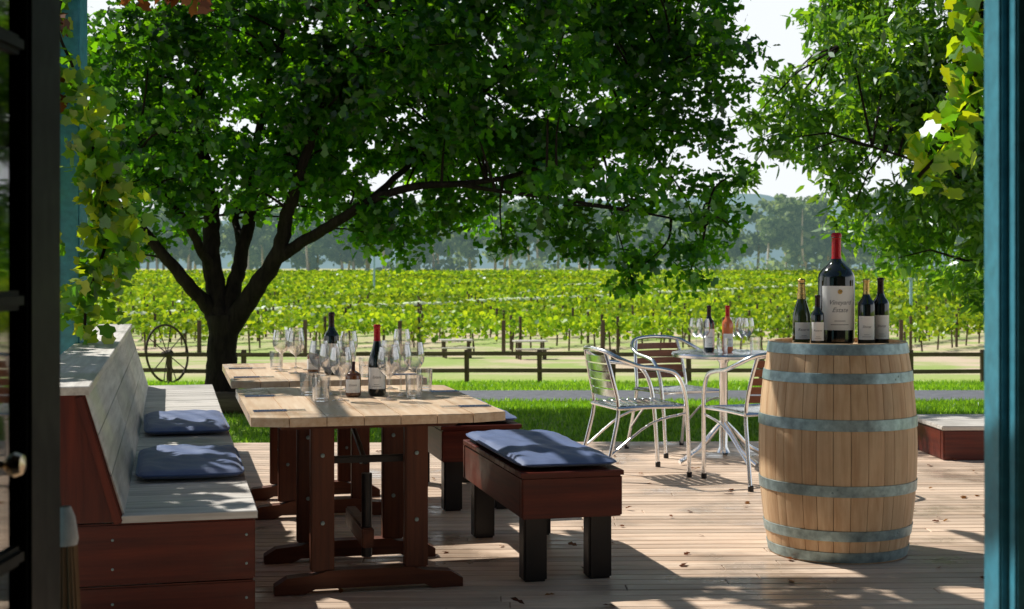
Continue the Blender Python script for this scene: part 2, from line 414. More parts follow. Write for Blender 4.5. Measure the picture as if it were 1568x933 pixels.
for pts,rad in limbs:
    c=catmull([tp(*p) for p in pts],6); limbpts+=c[6:]
    c=[p+Vector((random.uniform(-.012,.012),random.uniform(-.012,.012),0)) for p in c]
    tube_data(c,rad,10,TV,TF)
low=[(165,140,85),(170,240,75),(165,330,55),(185,390,32),(230,300,60),(260,220,75),(330,220,70),(235,345,30),(210,370,25),
(300,280,55),(350,290,50),(400,310,35),(300,330,25),(430,330,22),
(420,240,65),(470,275,55),(530,290,50),(560,355,34),(600,330,58),(610,378,28),(500,320,35),(690,300,62),(655,350,38),(750,330,45),(770,380,24),
(850,330,58),(885,380,30),(930,320,60),(960,370,48),(975,410,30),(985,440,18),(1045,365,55),(1050,415,30),(1100,385,38),(1110,310,50),
(1130,345,28),(1080,210,60),(1085,110,58),(1110,40,48),(1010,250,60),(940,220,62),(820,240,64),(720,210,72),(600,230,72),(1120,270,30),(1050,20,60),(1000,130,62),(900,80,62),(1130,130,28)]
blobs=[]
for u,v,r in low:
    p=tp(u,v,random.uniform(-1.3,1.3)); blobs.append((p.x,p.y,p.z,r/145.2))
    if r>40 and u<960:
        p=tp(u,v,random.uniform(-2.4,2.4)); blobs.append((p.x,p.y,p.z,r/145.2*.9))
k=0
while k<215:
    u=random.uniform(140,1110); v=random.uniform(-280,250)
    e=((u-630)/530)**2+((v+40)/340)**2
    if e>1 and not (u<640 and v>-60 and u>150): continue
    if u>700 and random.random()<.12: continue
    dm=2.6*math.sqrt(max(.05,1-min(1,e)))
    p=tp(u,v,random.uniform(-dm,dm)+.5); blobs.append((p.x,p.y,p.z,random.uniform(.30,.58))); k+=1
for b in blobs:
    q=Vector(b[:3]); n=min(limbpts,key=lambda p:(p-q).length+ (.4 if p.z>q.z else 0))
    mid=(n+q)/2+Vector((random.uniform(-.12,.12),random.uniform(-.12,.12),random.uniform(0,.15)))
    tube_data(catmull([n,mid,q],4),[.018,.011,.005],5,TV,TF)
mesh('trunk_and_limbs',TV,TF,M['bark'],tree,True)
P=clump_points(blobs,17,30,.105)
fast_mesh('crown_leaves',leaves(P,.118,OAK,.35,.3),8,M['oakleaf'],tree); n_oak=len(P)

rt=empty('ash_tree'); TV=[];TF=[]
def rp(u,v,dy=0): return Vector(((u-784)/135.,16.0+dy,1.3-(v-410)/135.))
rl=[([(1600,650,0),(1590,520,0),(1575,400,0),(1550,280,0),(1520,120,.2),(1480,-80,.3)],[.24,.19,.17,.14,.10,.04]),
 ([(1578,430,0),(1520,350,-.5),(1460,300,-1),(1380,270,-1.2),(1290,240,-1.2)],[.07,.05,.035,.02,.01]),
 ([(1555,300,0),(1480,180,.3),(1400,100,.5),(1300,60,.5)],[.06,.04,.03,.01]),
 ([(1580,440,0),(1540,420,-.8),(1480,400,-1.2),(1420,400,-1.2)],[.05,.035,.02,.01]),
 ([(1570,380,0),(1640,250,.4),(1720,120,.6)],[.1,.07,.03])]
lp=[]
for pts,rad in rl:
    c=catmull([rp(*p) for p in pts],5); lp+=c[4:]; tube_data(c,rad,8,TV,TF)
rb=[(1300,20,62),(1250,70,32),(1215,118,34),(1250,150,55),(1185,220,38),(1230,235,42),(1320,200,75),(1290,320,35),(1345,340,50),(1310,270,45),
(1370,395,38),(1440,430,45),(1420,350,65),(1440,250,90),(1390,60,90),(1390,-30,90),(1320,110,75),(1510,400,70),(1500,470,35),(1560,200,110),(1500,120,100),(1480,20,90),
(1600,320,90),(1640,60,120),(1700,200,120),(1340,-80,80),(1440,-140,120),(1560,-150,140),(1165,262,20),(1155,180,20),(1400,180,80),(1480,330,80),(1400,300,70),(1350,150,70),(1500,250,80)]
bl=[]
for u,v,r in rb:
    for q in range(2 if r>50 else 1):
        p=rp(u,v,random.uniform(-1.6,1.6)); bl.append((p.x,p.y,p.z,r/135.))
        n=min(lp,key=lambda s:(s-p).length); tube_data([n,(n+p)/2+Vector((0,0,.1)),p],[.016,.011,.005],4,TV,TF)
mesh('trunk_and_limbs',TV,TF,M['bark'],rt,True)
P=clump_points(bl,24,34,.09)
fast_mesh('crown_leaves',leaves(P,.14,LANCE,.3,.9),6,M['ashleaf'],rt); n_ash=len(P)

lg=empty('log_edging',(-3.05,14.3,float(gz(14.3))))
tube('log',[(-.35,0,.12),(0,.02,.12),(.45,0,.12)],.11,M['grey'][0],lg,12)

# ------------------------------------------------------------------ deck
boards=[]; y=.0
while y<10.55:
    x=-6.0+random.uniform(-2,0)
    while x<6.5:
        L=random.uniform(2.6,4.8); boards.append((x,x+L-.004,y,y+.086,-.028+random.uniform(-.0015,0),random.uniform(-.002,0))); x+=L
    y+=.094
dk=empty('timber_deck')
dk.rotation_euler=(0,0,R(1.5))
multibox('deck_boards',boards,M['deck'][0],dk)
box('deck_fascia',(13,.04,.2),(0,10.62,-.125),M['red'],dk)
multibox('deck_joists',[(x,x+.05,.1,10.55,-.16,-.03) for x in np.arange(-6,6.4,.9)],M['grey'][1],dk)
n=110; Pd=np.stack([rng.uniform(-1,3,n),rng.uniform(5.4,10.4,n),np.full(n,.008)],1)
fast_mesh('fallen_leaves',leaves(Pd,.05,OAK,3.0,0),8,M['grape_brown'])

ROT=R(13.5); ux=Vector((math.cos(ROT),math.sin(ROT),0)); uy=Vector((-math.sin(ROT),math.cos(ROT),0))

# ------------------------------------------------------------------ trestle tables
def trestle_table(loc):
    e=empty('trestle_table',loc,ROT); W=.98; L=1.38; z=.74
    bw=W/7
    V=[];F=[]
    for i in range(7):
        x0=-W/2+i*bw+.0015; x1=x0+bw-.003; c=.05
        pts=[(x0,-L/2+(c if i==0 else 0)),(x1,-L/2+(c if i==6 else 0)),(x1,L/2-(c if i==6 else 0)),(x0,L/2-(c if i==0 else 0))]
        b=len(V); V+=[(p[0],p[1],z-.035) for p in pts]+[(p[0],p[1],z-.003) for p in pts]+[(p[0]*.999,p[1]*.997,z) for p in pts]
        F.append((b+3,b+2,b+1,b))
        for k in range(4):
            k2=(k+1)%4; F+= [(b+k,b+k2,b+4+k2,b+4+k),(b+4+k,b+4+k2,b+8+k2,b+8+k)]
        F.append((b+8,b+9,b+10,b+11))
    mesh('table_top',V,F,M['table'][1],e)
    for s,nm in ((-1,'front'),(1,'rear')):
        yy=s*.31
        for k,xx in enumerate((-.19,.19)):
            box('%s_post_%d'%(nm,k+1),(.095,.055,.58),(xx,yy,.375),M['leg'],e)
            for zz in (.28,.55): 
                lathe('bolt',[(.0,.006),(.008,.005),(.009,0)],M['iron'],e,(xx,yy-.0285,zz),10,rot=(R(90),0,0))
        box('%s_top_cleat'%nm,(.72,.06,.05),(0,yy,.68),M['leg'],e)
        prof=[(-.38,0),(-.38,.035),(-.33,.065),(-.22,.075),(-.17,.09),(.17,.09),(.22,.075),(.33,.065),(.38,.035),(.38,0),(.26,0),(.22,.018),(-.22,.018),(-.26,0)]
        v=[(a,yy-.035,b) for a,b in prof]+[(a,yy+.035,b) for a,b in prof]; n=len(prof)
        f=[tuple(range(n)),tuple(range(2*n-1,n-1,-1))]+[(i,i+n,(i+1)%n+n,(i+1)%n) for i in range(n)]
        mesh('%s_foot'%nm,v,f,M['leg'][0],e)
    box('cross_bar',(.40,.02,.03),(0,-.25,.52),M['black'],e)
    box('stretcher',(.05,.56,.08),(0,0,.20),M['leg'],e)
    tube('folding_strut',[(0,-.24,.12),(0,-.24,.46)],.022,M['black'],e,10)
    tube('folding_pipe',[(0,-.2,.5),(0,.22,.60)],.012,M['black'],e,8)
    return e
T1=Vector((-.65,6.05,0)); T2=T1+uy*1.74
trestle_table(T1); trestle_table(T2)

# ------------------------------------------------------------------ cushions & benches
def cushion(name,w,l,t,parent,loc,rz=0):
    nx,ny=22,34; V=[];F=[]
    seed=random.random()*10
    def h(u,v): 
        e=(1-abs(u)**6)*(1-abs(v)**6)
        return max(0,e)**.45
    for s in (1,-1):
        for j in range(ny+1):
            for i in range(nx+1):
                u=-1+2*i/nx; v=-1+2*j/ny
                u2=math.copysign(abs(u)**.9,u); v2=math.copysign(abs(v)**.9,v)
                cr=.012*(abs(u)**8*abs(v)**8)
                x=u2*(w/2-cr); y=v2*(l/2-cr)
                zz=s*t/2*h(u2,v2)
                if s>0: zz+= .005*math.sin(u*4+seed)*math.sin(v*6+seed)*h(u,v)+.0035*math.sin(u*13+v*7+seed)*h(u,v)+.002*math.sin(v*23+u*9)*h(u,v)
                V.append((x,y,t/2+zz))
    N=(nx+1)*(ny+1)
    for s in range(2):
        for j in range(ny):
            for i in range(nx):
                q=(s*N+j*(nx+1)+i,s*N+j*(nx+1)+i+1,s*N+(j+1)*(nx+1)+i+1,s*N+(j+1)*(nx+1)+i)
                F.append(q if s==0 else q[::-1])
    e=bpy.data.objects.new(name,None); e.location=loc; e.rotation_euler=(0,0,rz); link(e,parent)
    mesh('cover',V,F,M['fabric'],e,True)
    P=[]
    for a in np.linspace(0,2*math.pi,73):
        c,s=math.cos(a),math.sin(a); k=(abs(c)**14+abs(s)**14)**(-1/14)
        P.append(Vector((c*k*w/2*1.0,s*k*l/2*1.0,t*.5)))
    V,F=tube_data(P,.0045,6); mesh('piping',V,F,M['fabric'],e,True)
    return e
def bench(near_left):
    c=Vector(near_left)+ux*.215+uy*.60
    e=empty('bench',c,ROT); W=.43;L=1.2
    box('front_apron',(W,.035,.17),(0,-L/2+.0175,.355),M['red'],e)
    box('rear_apron',(W,.035,.17),(0,L/2-.0175,.355),M['red'],e)
    for s in(-1,1): box('side_apron_%d'%s,(.03,L-.074,.168),(s*(W/2-.017),0,.354),M['red'],e)
    multibox('seat_slats',[(-W/2-.005,W/2+.005,y,y+.093,.4415,.462) for y in np.arange(-L/2-.005,L/2-.05,.0985)],M['red'][0],e)
    for k,(a,b) in enumerate(((-1,-1),(1,-1),(-1,1),(1,1))):
        box('leg_%d'%(k+1),(.10,.09,.33),(a*(W/2-.075),b*(L/2-.11),.165),M['black'],e,bev=.008)
    cushion('cushion',.43,1.16,.05,e,(0,.01,.463))
    return e
b1=Vector((.04,5.80,0)); bench(b1); bench(b1+uy*1.76+ux*.0)

# ------------------------------------------------------------------ banquette
B0=Vector((-.90,4.98,0))
bq=empty('banquette_bench',B0,ROT); BL=5.45; SD=.44
box('front_base',(SD+.52,.03,.21),(-(SD+.52)/2,-.0,.105),M['red'],bq)
box('front_base_upper',(SD+.52,.034,.21),(-(SD+.52)/2,-.0,.320),M['red'],bq)
box('seat_side_panel_lower',(.03,BL,.20),(-.018,BL/2+.02,.10),M['red'],bq)
box('seat_side_panel_upper',(.03,BL,.21),(-.018,BL/2+.02,.318),M['red'],bq)
for zz in (.06,.15,.27,.37):
    for xx in (-.03,-.48): lathe('screw',[(0,.002),(.004,.0015),(.005,0)],M['iron'],bq,(xx,-.0175 if zz>.21 else -.0155,zz),8,rot=(R(90),0,0))
bd=[];y=-.02
while y<BL:
    bd.append((-SD-.01,.008,y,y+.133,.427,.453+random.uniform(-.002,.002))); y+=.138
multibox('seat_boards',bd,M['pale'][0],bq)
bx0=-SD; bx1=-SD-.13; zt=.868; nb=3
V=[];F=[]
for i in range(nb):
    a=i/nb+.004; b_=(i+1)/nb-.004
    pa=(bx0+(bx1-bx0)*a,.45+(zt-.45)*a); pb=(bx0+(bx1-bx0)*b_,.45+(zt-.45)*b_)
    n=Vector((.435,0,.13)).normalized()*-.025
    y=0.0
    while y<BL:
        l=min(BL,y+random.uniform(1.5,2.4)); b=len(V)
        for yy in (y+.002,l-.002):
            V+=[(pa[0],yy,pa[1]),(pb[0],yy,pb[1]),(pb[0]+n.x,yy,pb[1]+n.z),(pa[0]+n.x,yy,pa[1]+n.z)]
        F+=[(b,b+1,b+2,b+3),(b+7,b+6,b+5,b+4)]+[(b+k,b+4+k,b+4+(k+1)%4,b+(k+1)%4) for k in range(4)]
        y=l
mesh('backrest_boards',V,F,M['pale'][1],bq)
cb=[];y=-.03
while y<BL:
    l=min(BL+.02,y+random.uniform(1.2,2.0)); cb.append((-SD-.345,-SD-.115,y,l-.004,zt,zt+.030)); y=l
multibox('backrest_cap',cb,M['pale'][1],bq)
pr=[(-SD-.001,.43),(bx1,zt-.002),(-SD-.34,zt-.002),(-SD-.34,.43)]
v=[(a,-.012,b) for a,b in pr]+[(a,.02,b) for a,b in pr]
mesh('end_panel',v,[(0,1,2,3),(7,6,5,4)]+[(i,i+4,(i+1)%4+4,(i+1)%4) for i in range(4)],M['red'][2],bq)
box('end_trim',(.03,.012,.455),(-SD-.085,-.019,.645),M['red'],bq,(0,R(-16.5),0))
box('back_panel',(.03,BL,.86),(-SD-.325,BL/2+.03,.435),M['red'],bq)
cushion('cushion',.42,.84,.055,bq,(-.21,1.12,.455))
cushion('cushion',.42,.90,.055,bq,(-.21,2.72,.452),R(1))

# ------------------------------------------------------------------ barrel
BX,BY=1.495,6.54; br=empty('wine_barrel',(BX,BY,0)); H=.965
def bR(z): t=(z/H-.5)*2; return .308+.048*(1-abs(t)**2.0)
V=[];F=[];ns=30; zs=np.linspace(.0,H,22)
ang=[0]; ws=[random.uniform(.7,1.3) for _ in range(ns)]; tot=sum(ws)
for w in ws: ang.append(ang[-1]+2*math.pi*w/tot)
for i in range(ns):
    a0,a1=ang[i]+.0035,ang[i+1]-.0035; b=len(V); K=4
    for z in zs:
        for k in range(K+1):
            a=a0+(a1-a0)*k/K; r=bR(z)-(.0015 if k in(0,K) else 0); V.append((r*math.cos(a),r*math.sin(a),z))
        for k in range(K+1):
            a=a0+(a1-a0)*k/K; r=bR(z)-.024; V.append((r*math.cos(a),r*math.sin(a),z))
    n=2*(K+1)
    for j in range(len(zs)-1):
        q=b+j*n
        for k in range(K): F.append((q+k,q+k+1,q+n+k+1,q+n+k)); F.append((q+K+1+k+1,q+K+1+k,q+n+K+1+k,q+n+K+1+k+1))
        F.append((q+K,q+2*K+1,q+n+2*K+1,q+n+K)); F.append((q+K+1,q,q+n,q+n+K+1))
    for k in range(K):
        F.append((b+k+1,b+k,b+K+1+k,b+K+2+k)); q=b+(len(zs)-1)*n; F.append((q+k,q+k+1,q+K+2+k,q+K+1+k))
mesh('staves',V,F,M['oak'][2],br,True)
for zz,nm in ((H-.022,'top_head'),(.03,'bottom_head')):
    V=[];F=[]; rr=bR(zz)-.02; x=-rr
    while x<rr-.001:
        x1=min(rr,x+.088); b=len(V); m=9; pts=[]
        for k in range(m): 
            xx=x+.0008+(x1-x-.0016)*k/(m-1); pts.append((xx,-math.sqrt(max(0,rr*rr-xx*xx))))
        pts+= [(p[0],-p[1]) for p in pts[::-1]]
        n=len(pts); V+=[(p[0],p[1],zz) for p in pts]+[(p[0],p[1],zz-.02) for p in pts]
        F.append(tuple(range(b,b+n))); F.append(tuple(range(b+2*n-1,b+n-1,-1)))
        x=x1
    mesh(nm,V,F,M['oak'][1],br)
def hoop(za,zb,nm):
    pr=[(bR(za)+.0008,za),(bR(za)+.004,za+.001)]+[(bR(z)+.004,z) for z in np.linspace(za+.004,zb-.004,4)]+[(bR(zb)+.004,zb-.001),(bR(zb)+.0008,zb)]
    lathe(nm,pr,M['iron'],br,seg=72)
for i,(a,b) in enumerate(((.915,.962),(.79,.836),(.585,.635),(.297,.346),(.100,.146),(.004,.050))):
    hoop(a,b,'hoop_%d'%(i+1))
    for k in (-1,1):
        an=-math.pi/2-.25+.9*(i%3)+k*.03; zz=(a+b)/2+k*.006; r=bR(zz)+.004
        lathe('rivet',[(0,.003),(.004,.002),(.005,0)],M['iron'],br,(r*math.cos(an),r*math.sin(an),zz),8,rot=(R(90),0,an+math.pi/2))
# ------------------------------------------------------------------ bottles
def text_wrap(txt,size,r,z,parent,a_c=-math.pi/2,sh=0):
    cu=bpy.data.curves.new('t','FONT'); cu.body=txt; cu.size=size; cu.align_x='CENTER'; cu.resolution_u=2; cu.shear=sh
    o=bpy.data.objects.new('t',cu); COL.objects.link(o); dg=bpy.context.evaluated_depsgraph_get(); dg.update()
    me=bpy.data.meshes.new_from_object(o.evaluated_get(dg)); bpy.data.objects.remove(o)
    V=[(r*math.cos(a_c+v.co.x/r),r*math.sin(a_c+v.co.x/r),z+v.co.y) for v in me.vertices]
    F=[tuple(p.vertices) for p in me.polygons]
    mesh('label_text',V,F,M['ink'],parent)
def bottle(loc,h=.31,r=.038,glass='blackglass',cap='capdark',label=True,style='bordeaux',name='wine_bottle',lab=None,text=None,lh=(.12,.45)):
    e=empty(name,loc,R(random.uniform(-12,12)))
    nr=.0135*(h/.31)**.8
    if style=='bordeaux': p=[(0,.004),(r*.8,.0),(r,.012*h/.31),(r,.60*h),(r*.96,.635*h),(r*.80,.675*h),(r*.55,.71*h),(nr*1.25,.75*h),(nr,.79*h),(nr,.955*h),(nr*1.15,.96*h),(nr*1.15,.985*h),(nr*.8,h),(0,h)]
    elif style=='burgundy': p=[(0,.004),(r*.8,.0),(r,.012),(r,.42*h),(r*.95,.50*h),(r*.78,.58*h),(r*.55,.67*h),(nr*1.25,.75*h),(nr,.80*h),(nr,.955*h),(nr*1.15,.96*h),(nr*1.15,.985*h),(nr*.8,h),(0,h)]
    else: p=[(0,.004),(r*.8,.0),(r,.012),(r,.40*h),(r*.95,.48*h),(r*.76,.57*h),(r*.5,.68*h),(nr*1.3,.80*h),(nr*1.1,.9*h),(nr*1.25,.91*h),(nr*1.25,.935*h),(nr*1.05,.94*h),(nr*1.3,.97*h),(nr*1.2,h),(0,h)]
    lathe('bottle_glass',p,M[glass],e,seg=40)
    c0=.77 if style!='champagne' else .70
    cp=[(np.interp(z*h,[q[1] for q in p],[q[0] for q in p])+.0008,z*h) for z in np.linspace(c0,.985,14)]+[(nr*.9,h+.001),(0,h+.001)]
    lathe('capsule',cp,M[cap],e,seg=32)
    if label:
        a=1.05
        lathe('label',[(r+.0007,lh[0]*h),(r+.0007,lh[1]*h)],M[lab or 'label'],e,seg=28,a0=-math.pi/2-a,a1=-math.pi/2+a)
        rr=r+.0013
        for k,(zz,wd) in enumerate(((.10,.5),(.17,.3))):
            z=h*(lh[0]+(lh[1]-lh[0])*zz*1.2)
            lathe('label_line',[(rr,z),(rr,z+.0014*(h/.31))],M['ink'],e,seg=10,a0=-math.pi/2-wd,a1=-math.pi/2+wd)
        if text:
            for i,t in enumerate(text): text_wrap(t,r*.36,rr,h*(lh[0]+(lh[1]-lh[0])*(.58-.17*i)),e,sh=.4)
            lathe('label_crest',[(0,.0007),(r*.13,.0007)],M['gold'],e,(0,-rr,h*(lh[0]+(lh[1]-lh[0])*.87)),16,rot=(R(90),0,0))
        else:
            z=h*(lh[0]+(lh[1]-lh[0])*.5); text_wrap(random.choice(('Estate','Reserve','Shiraz')),r*.42,rr,z,e,sh=.3)
    return e
zt=H-.021
bottle((BX-.008,BY-.02,zt),.515,.083,'blackglass','capred',text=('Vineyard','Estate'),lh=(.14,.53))
bottle((BX-.170,BY-.03,zt),.305,.041,'greenglass','gold',style='champagne',name='sparkling_wine_bottle',lh=(.1,.35))
bottle((BX-.118,BY-.13,zt),.232,.030,'blackglass','capdark',lh=(.12,.48))
bottle((BX+.112,BY-.09,zt),.305,.0385,'blackglass','gold',lh=(.1,.45))
bottle((BX+.192,BY-.03,zt),.31,.0385,'blackglass','capdark',lh=(.1,.45))

def wine_glass(loc,h=.225,r=.048):
    e=empty('wine_glass',loc)
    p=[(.036,0),(.035,.002),(.012,.005),(.0045,.012),(.004,.05),(.004,.40*h),(.008,.43*h),(r*.62,.50*h),(r*.92,.60*h),(r,.70*h),(r*.96,.82*h),(r*.80,h),(r*.77,h),(r*.93,.82*h),(r*.965,.70*h),(r*.88,.61*h),(r*.55,.515*h),(0,.45*h)]
    lathe('glass',p,M['glass'],e,seg=36); return e
def tumbler(loc,h=.098,r=.038):
    e=empty('water_glass',loc)
    lathe('glass',[(0,0),(r*.85,0),(r*.88,.004),(r,h),(r*.95,h),(r*.82,.012),(0,.012)],M['glass'],e,seg=30); return e
Z=.741
bottle((-.59,6.22,Z),.31,.039,'blackglass','capred',style='burgundy',lh=(.1,.40))
bottle((-.945,7.45,Z),.325,.039,'blackglass','capdark',lh=(.12,.5))
bottle((-.69,6.18,Z),.15,.034,'brown','capdark',name='sauce_bottle',style='bordeaux',lh=(.12,.5))
bottle((-1.06,7.6,Z),.145,.034,'brown','capdark',name='sauce_bottle',lh=(.12,.5))
for x,y in ((-.80,6.25),(-.72,5.98),(-.485,6.2),(-.56,6.55),(-1.24,7.65),(-1.14,7.5),(-.86,7.5),(-.60,7.75),(-.88,6.5),(-.44,6.38),(-1.20,7.9),(-.76,6.5),(-.52,6.0)): wine_glass((x,y,Z))
for x,y in ((-.895,6.25),(-.80,5.95),(-.42,6.1),(-.40,6.5),(-1.30,7.85),(-.62,7.5),(-.75,7.3)): tumbler((x,y,Z))
def setting(c,a,b,flip):
    p=c+ux*a+uy*b; e=empty('cutlery_setting',(p.x,p.y,Z),ROT+(math.pi if flip else 0))
    for k in (-.02,.02):
        tube('handle',[(-.11,k,.004),(.02,k,.004)],.0032,M['alu'],e,6)
        box('head',(.075,.016,.002),(.055,k,.004),M['alu'],e,bev=.0005)
for c in (T1,T2):
    for a,b in ((-.36,-.45),(.36,-.45),(-.36,.2),(.37,.25)): setting(c,a,b,a>0)

# ------------------------------------------------------------------ bistro set
def chair(loc,rz,slat='red'):
    e=empty('bistro_chair',loc,rz); A=M['alu']
    h=[(-.24,.26,0),(-.25,.245,.3),(-.262,.22,.52),(-.27,.16,.64),(-.272,.06,.675),(-.27,-.08,.695),(-.245,-.20,.74),(-.17,-.275,.785),(0,-.305,.80)]
    tube('arm_and_leg_frame',h+[(-p[0],p[1],p[2]) for p in h[-2::-1]],.0135,A,e,10,5)
    for s in(-1,1):
        tube('rear_leg_%d'%s,[(s*.23,-.30,0),(s*.215,-.235,.25),(s*.205,-.20,.44),(s*.195,-.235,.62),(s*.17,-.272,.775)],.0125,A,e,10,5)
        tube('seat_rail_%d'%s,[(s*.215,-.21,.435),(s*.225,0,.44),(s*.25,.235,.44)],.011,A,e,8,4)
        tube('brace_%d'%s,[(s*.225,-.26,.15),(s*.24,0,.34),(s*.25,.24,.40)],.008,A,e,8,4)
    tube('front_rail',[(-.25,.235,.44),(.25,.235,.44)],.011,A,e,8); tube('rear_rail',[(-.215,-.21,.435),(.215,-.21,.435)],.011,A,e,8)
    for i in range(8):
        y=-.19+i*.055; V=[];F=[]
        w=.205+.02*i/7
        for k in range(7):
            x=-w+2*w*k/6; z=.452-.012*(1-(x/w)**2)
            V+=[(x,y,z),(x,y+.042,z),(x,y+.042,z-.006),(x,y,z-.006)]
        for k in range(6):
            b=k*4; F+=[(b+q,b+4+q,b+4+(q+1)%4,b+(q+1)%4) for q in range(4)]
        mesh('seat_slat_%d'%(i+1),V,F,A,e)
    for i in range(5):
        z=.505+i*.052; V=[];F=[]; w=.195-.012*i/4; y0=np.interp(z,[.44,.62,.775],[-.20,-.235,-.272])
        for k in range(9):
            x=-w+2*w*k/8; y=y0-.03*(1-(x/w)**2)
            V+=[(x,y,z),(x,y-.004,z+.042),(x,y-.012,z+.042),(x,y-.008,z)]
        for k in range(8):
            b=k*4; F+=[(b+q,b+4+q,b+4+(q+1)%4,b+(q+1)%4) for q in range(4)]
        mesh('back_slat_%d'%(i+1),V,F,M['chairwood'][0] if slat=='red' else A,e,True)
    for s in (-1,1):
        for yy in (.26,-.30): lathe('foot_cap',[(0,0),(.017,0),(.017,.03),(.012,.035)],M['black'],e,(s*(.24 if yy>0 else .23),yy,0),12)
    return e
TX,TYY=1.42,9.55
def bistro_table(loc):
    e=empty('bistro_table',loc)
    lathe('top',[(0,.735),(.33,.735),(.345,.732),(.35,.72),(.345,.705),(.33,.70),(0,.70)],M['alu'],e,seg=56)
    lathe('column',[(.045,.06),(.03,.1),(.028,.66),(.05,.69),(.15,.699)],M['alu'],e,seg=24)
    for k in range(4):
        a=k*math.pi/2+.5; c,s=math.cos(a),math.sin(a)
        tube('foot_%d'%k,[(c*.02,s*.02,.26),(c*.09,s*.09,.20),(c*.20,s*.20,.10),(c*.30,s*.30,.045),(c*.36,s*.36,.018)],.016,M['alu'],e,8,5)
    return e
bistro_table((TX,TYY,0))
chair((.78,8.98,0),R(-72),'alu'); chair((1.50,8.62,0),R(20)); chair((1.16,10.05,0),R(-155))
zt2=.736
bottle((TX-.10,TYY-.02,zt2),.31,.037,'blackglass','capdark',lh=(.1,.5)); bottle((TX+.02,TYY-.05,zt2),.31,.037,'rose','capred',name='rose_wine_bottle',lh=(.12,.4))
for dx,dy in ((-.18,.02),(.12,-.02),(.17,.06),(.10,.14),(-.15,-.10)): wine_glass((TX+dx,TYY+dy,zt2))
for dx,dy in ((-.03,-.16),(.2,-.08)): tumbler((TX+dx,TYY+dy,zt2))

pl=empty('timber_planter_box',(3.55,10.0,0),R(1.5))
for s in (-1,1):
    box('side_%d'%s,(1.3,.06,.2),(0,s*.36,.10),M['red'],pl); box('end_%d'%s,(.06,.66,.198),(s*.62,0,.099),M['red'],pl)
box('lid',(1.32,.78,.03),(0,0,.216),M['pale'],pl)

# ------------------------------------------------------------------ house
hs=empty('house')
def wallseg(nm,x0,x1,y0,y1,z0,z1,m): box(nm,(x1-x0,y1-y0,z1-z0),((x0+x1)/2,(y0+y1)/2,(z0+z1)/2),m,hs,bev=.004)
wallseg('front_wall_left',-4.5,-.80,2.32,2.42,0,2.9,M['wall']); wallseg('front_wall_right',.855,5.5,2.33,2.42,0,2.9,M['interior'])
wallseg('door_lintel',-.80,.835,2.325,2.415,2.12,2.9,M['wall'])
wallseg('left_jamb',-.799,-.769,2.29,2.425,0,2.119,M['darkpaint'][0])
wallseg('right_jamb',.804,.852,2.345,2.425,0,2.119,M['bluepaint'][0])
wallseg('right_door_stop',.818,.840,2.31,2.342,0,2.118,M['bluepaint'][0])
wallseg('right_architrave',.846,.93,2.29,2.328,0,2.2,M['darkpaint'][0])
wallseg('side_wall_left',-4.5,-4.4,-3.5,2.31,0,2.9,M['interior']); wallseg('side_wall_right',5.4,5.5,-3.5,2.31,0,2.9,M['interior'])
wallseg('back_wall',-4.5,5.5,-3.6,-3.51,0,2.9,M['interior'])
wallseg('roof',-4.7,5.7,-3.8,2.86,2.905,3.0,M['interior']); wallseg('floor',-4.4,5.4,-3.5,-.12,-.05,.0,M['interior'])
dl=empty('glazed_door',(-.762,1.52,0))
box('stile_hinge',(.04,.085,2.08),(0,.715,1.045),M['darkpaint'],dl); box('stile_lock',(.04,.10,2.08),(0,.05,1.045),M['darkpaint'],dl)
box('top_rail',(.039,.56,.12),(0,.38,2.02),M['darkpaint'],dl); box('bottom_rail',(.039,.56,.26),(0,.38,.14),M['darkpaint'],dl)
for z in (.86,1.25,1.64): box('glazing_bar',(.034,.56,.03),(0,.38,z),M['darkpaint'],dl,bev=.008)
box('centre_bar',(.03,.025,1.7),(0,.38,1.12),M['darkpaint'],dl)
box('pane',(.004,.56,1.7),(0,.38,1.12),M['pane'],dl,bev=0)
lathe('knob_rose',[(0,.006),(.018,.005),(.02,0)],M['brass'],dl,(.021,.50,1.02),20,rot=(0,R(90),0))
lathe('knob',[(.006,0),(.006,.02),(.014,.026),(.018,.036),(.014,.046),(0,.05)],M['brass'],dl,(.021,.50,1.02),20,rot=(0,R(90),0))
bm_=empty('straw_broom',(-.825,2.62,0))
tube('handle',[(0,0,.74),(-.02,0,.92),(-.10,.0,1.35)],.009,M['grey'][2],bm_,8)
lathe('binding',[(.012,.86),(.020,.84),(.026,.80),(.024,.79)],M['band'],bm_,seg=14)
V=[];F=[]
for k in range(110):
    a=random.uniform(0,6.28); r=random.uniform(0,.020); q=random.uniform(1.4,2.3)
    tube_data([Vector((r*math.cos(a),r*math.sin(a),.82)),Vector((r*q*math.cos(a),r*math.sin(a),.5)),Vector((r*q*1.6*math.cos(a),r*math.sin(a)*1.2,random.uniform(0.0,.05)))],.003,4,V,F)
mesh('bristles',V,F,M['straw'][2],bm_)

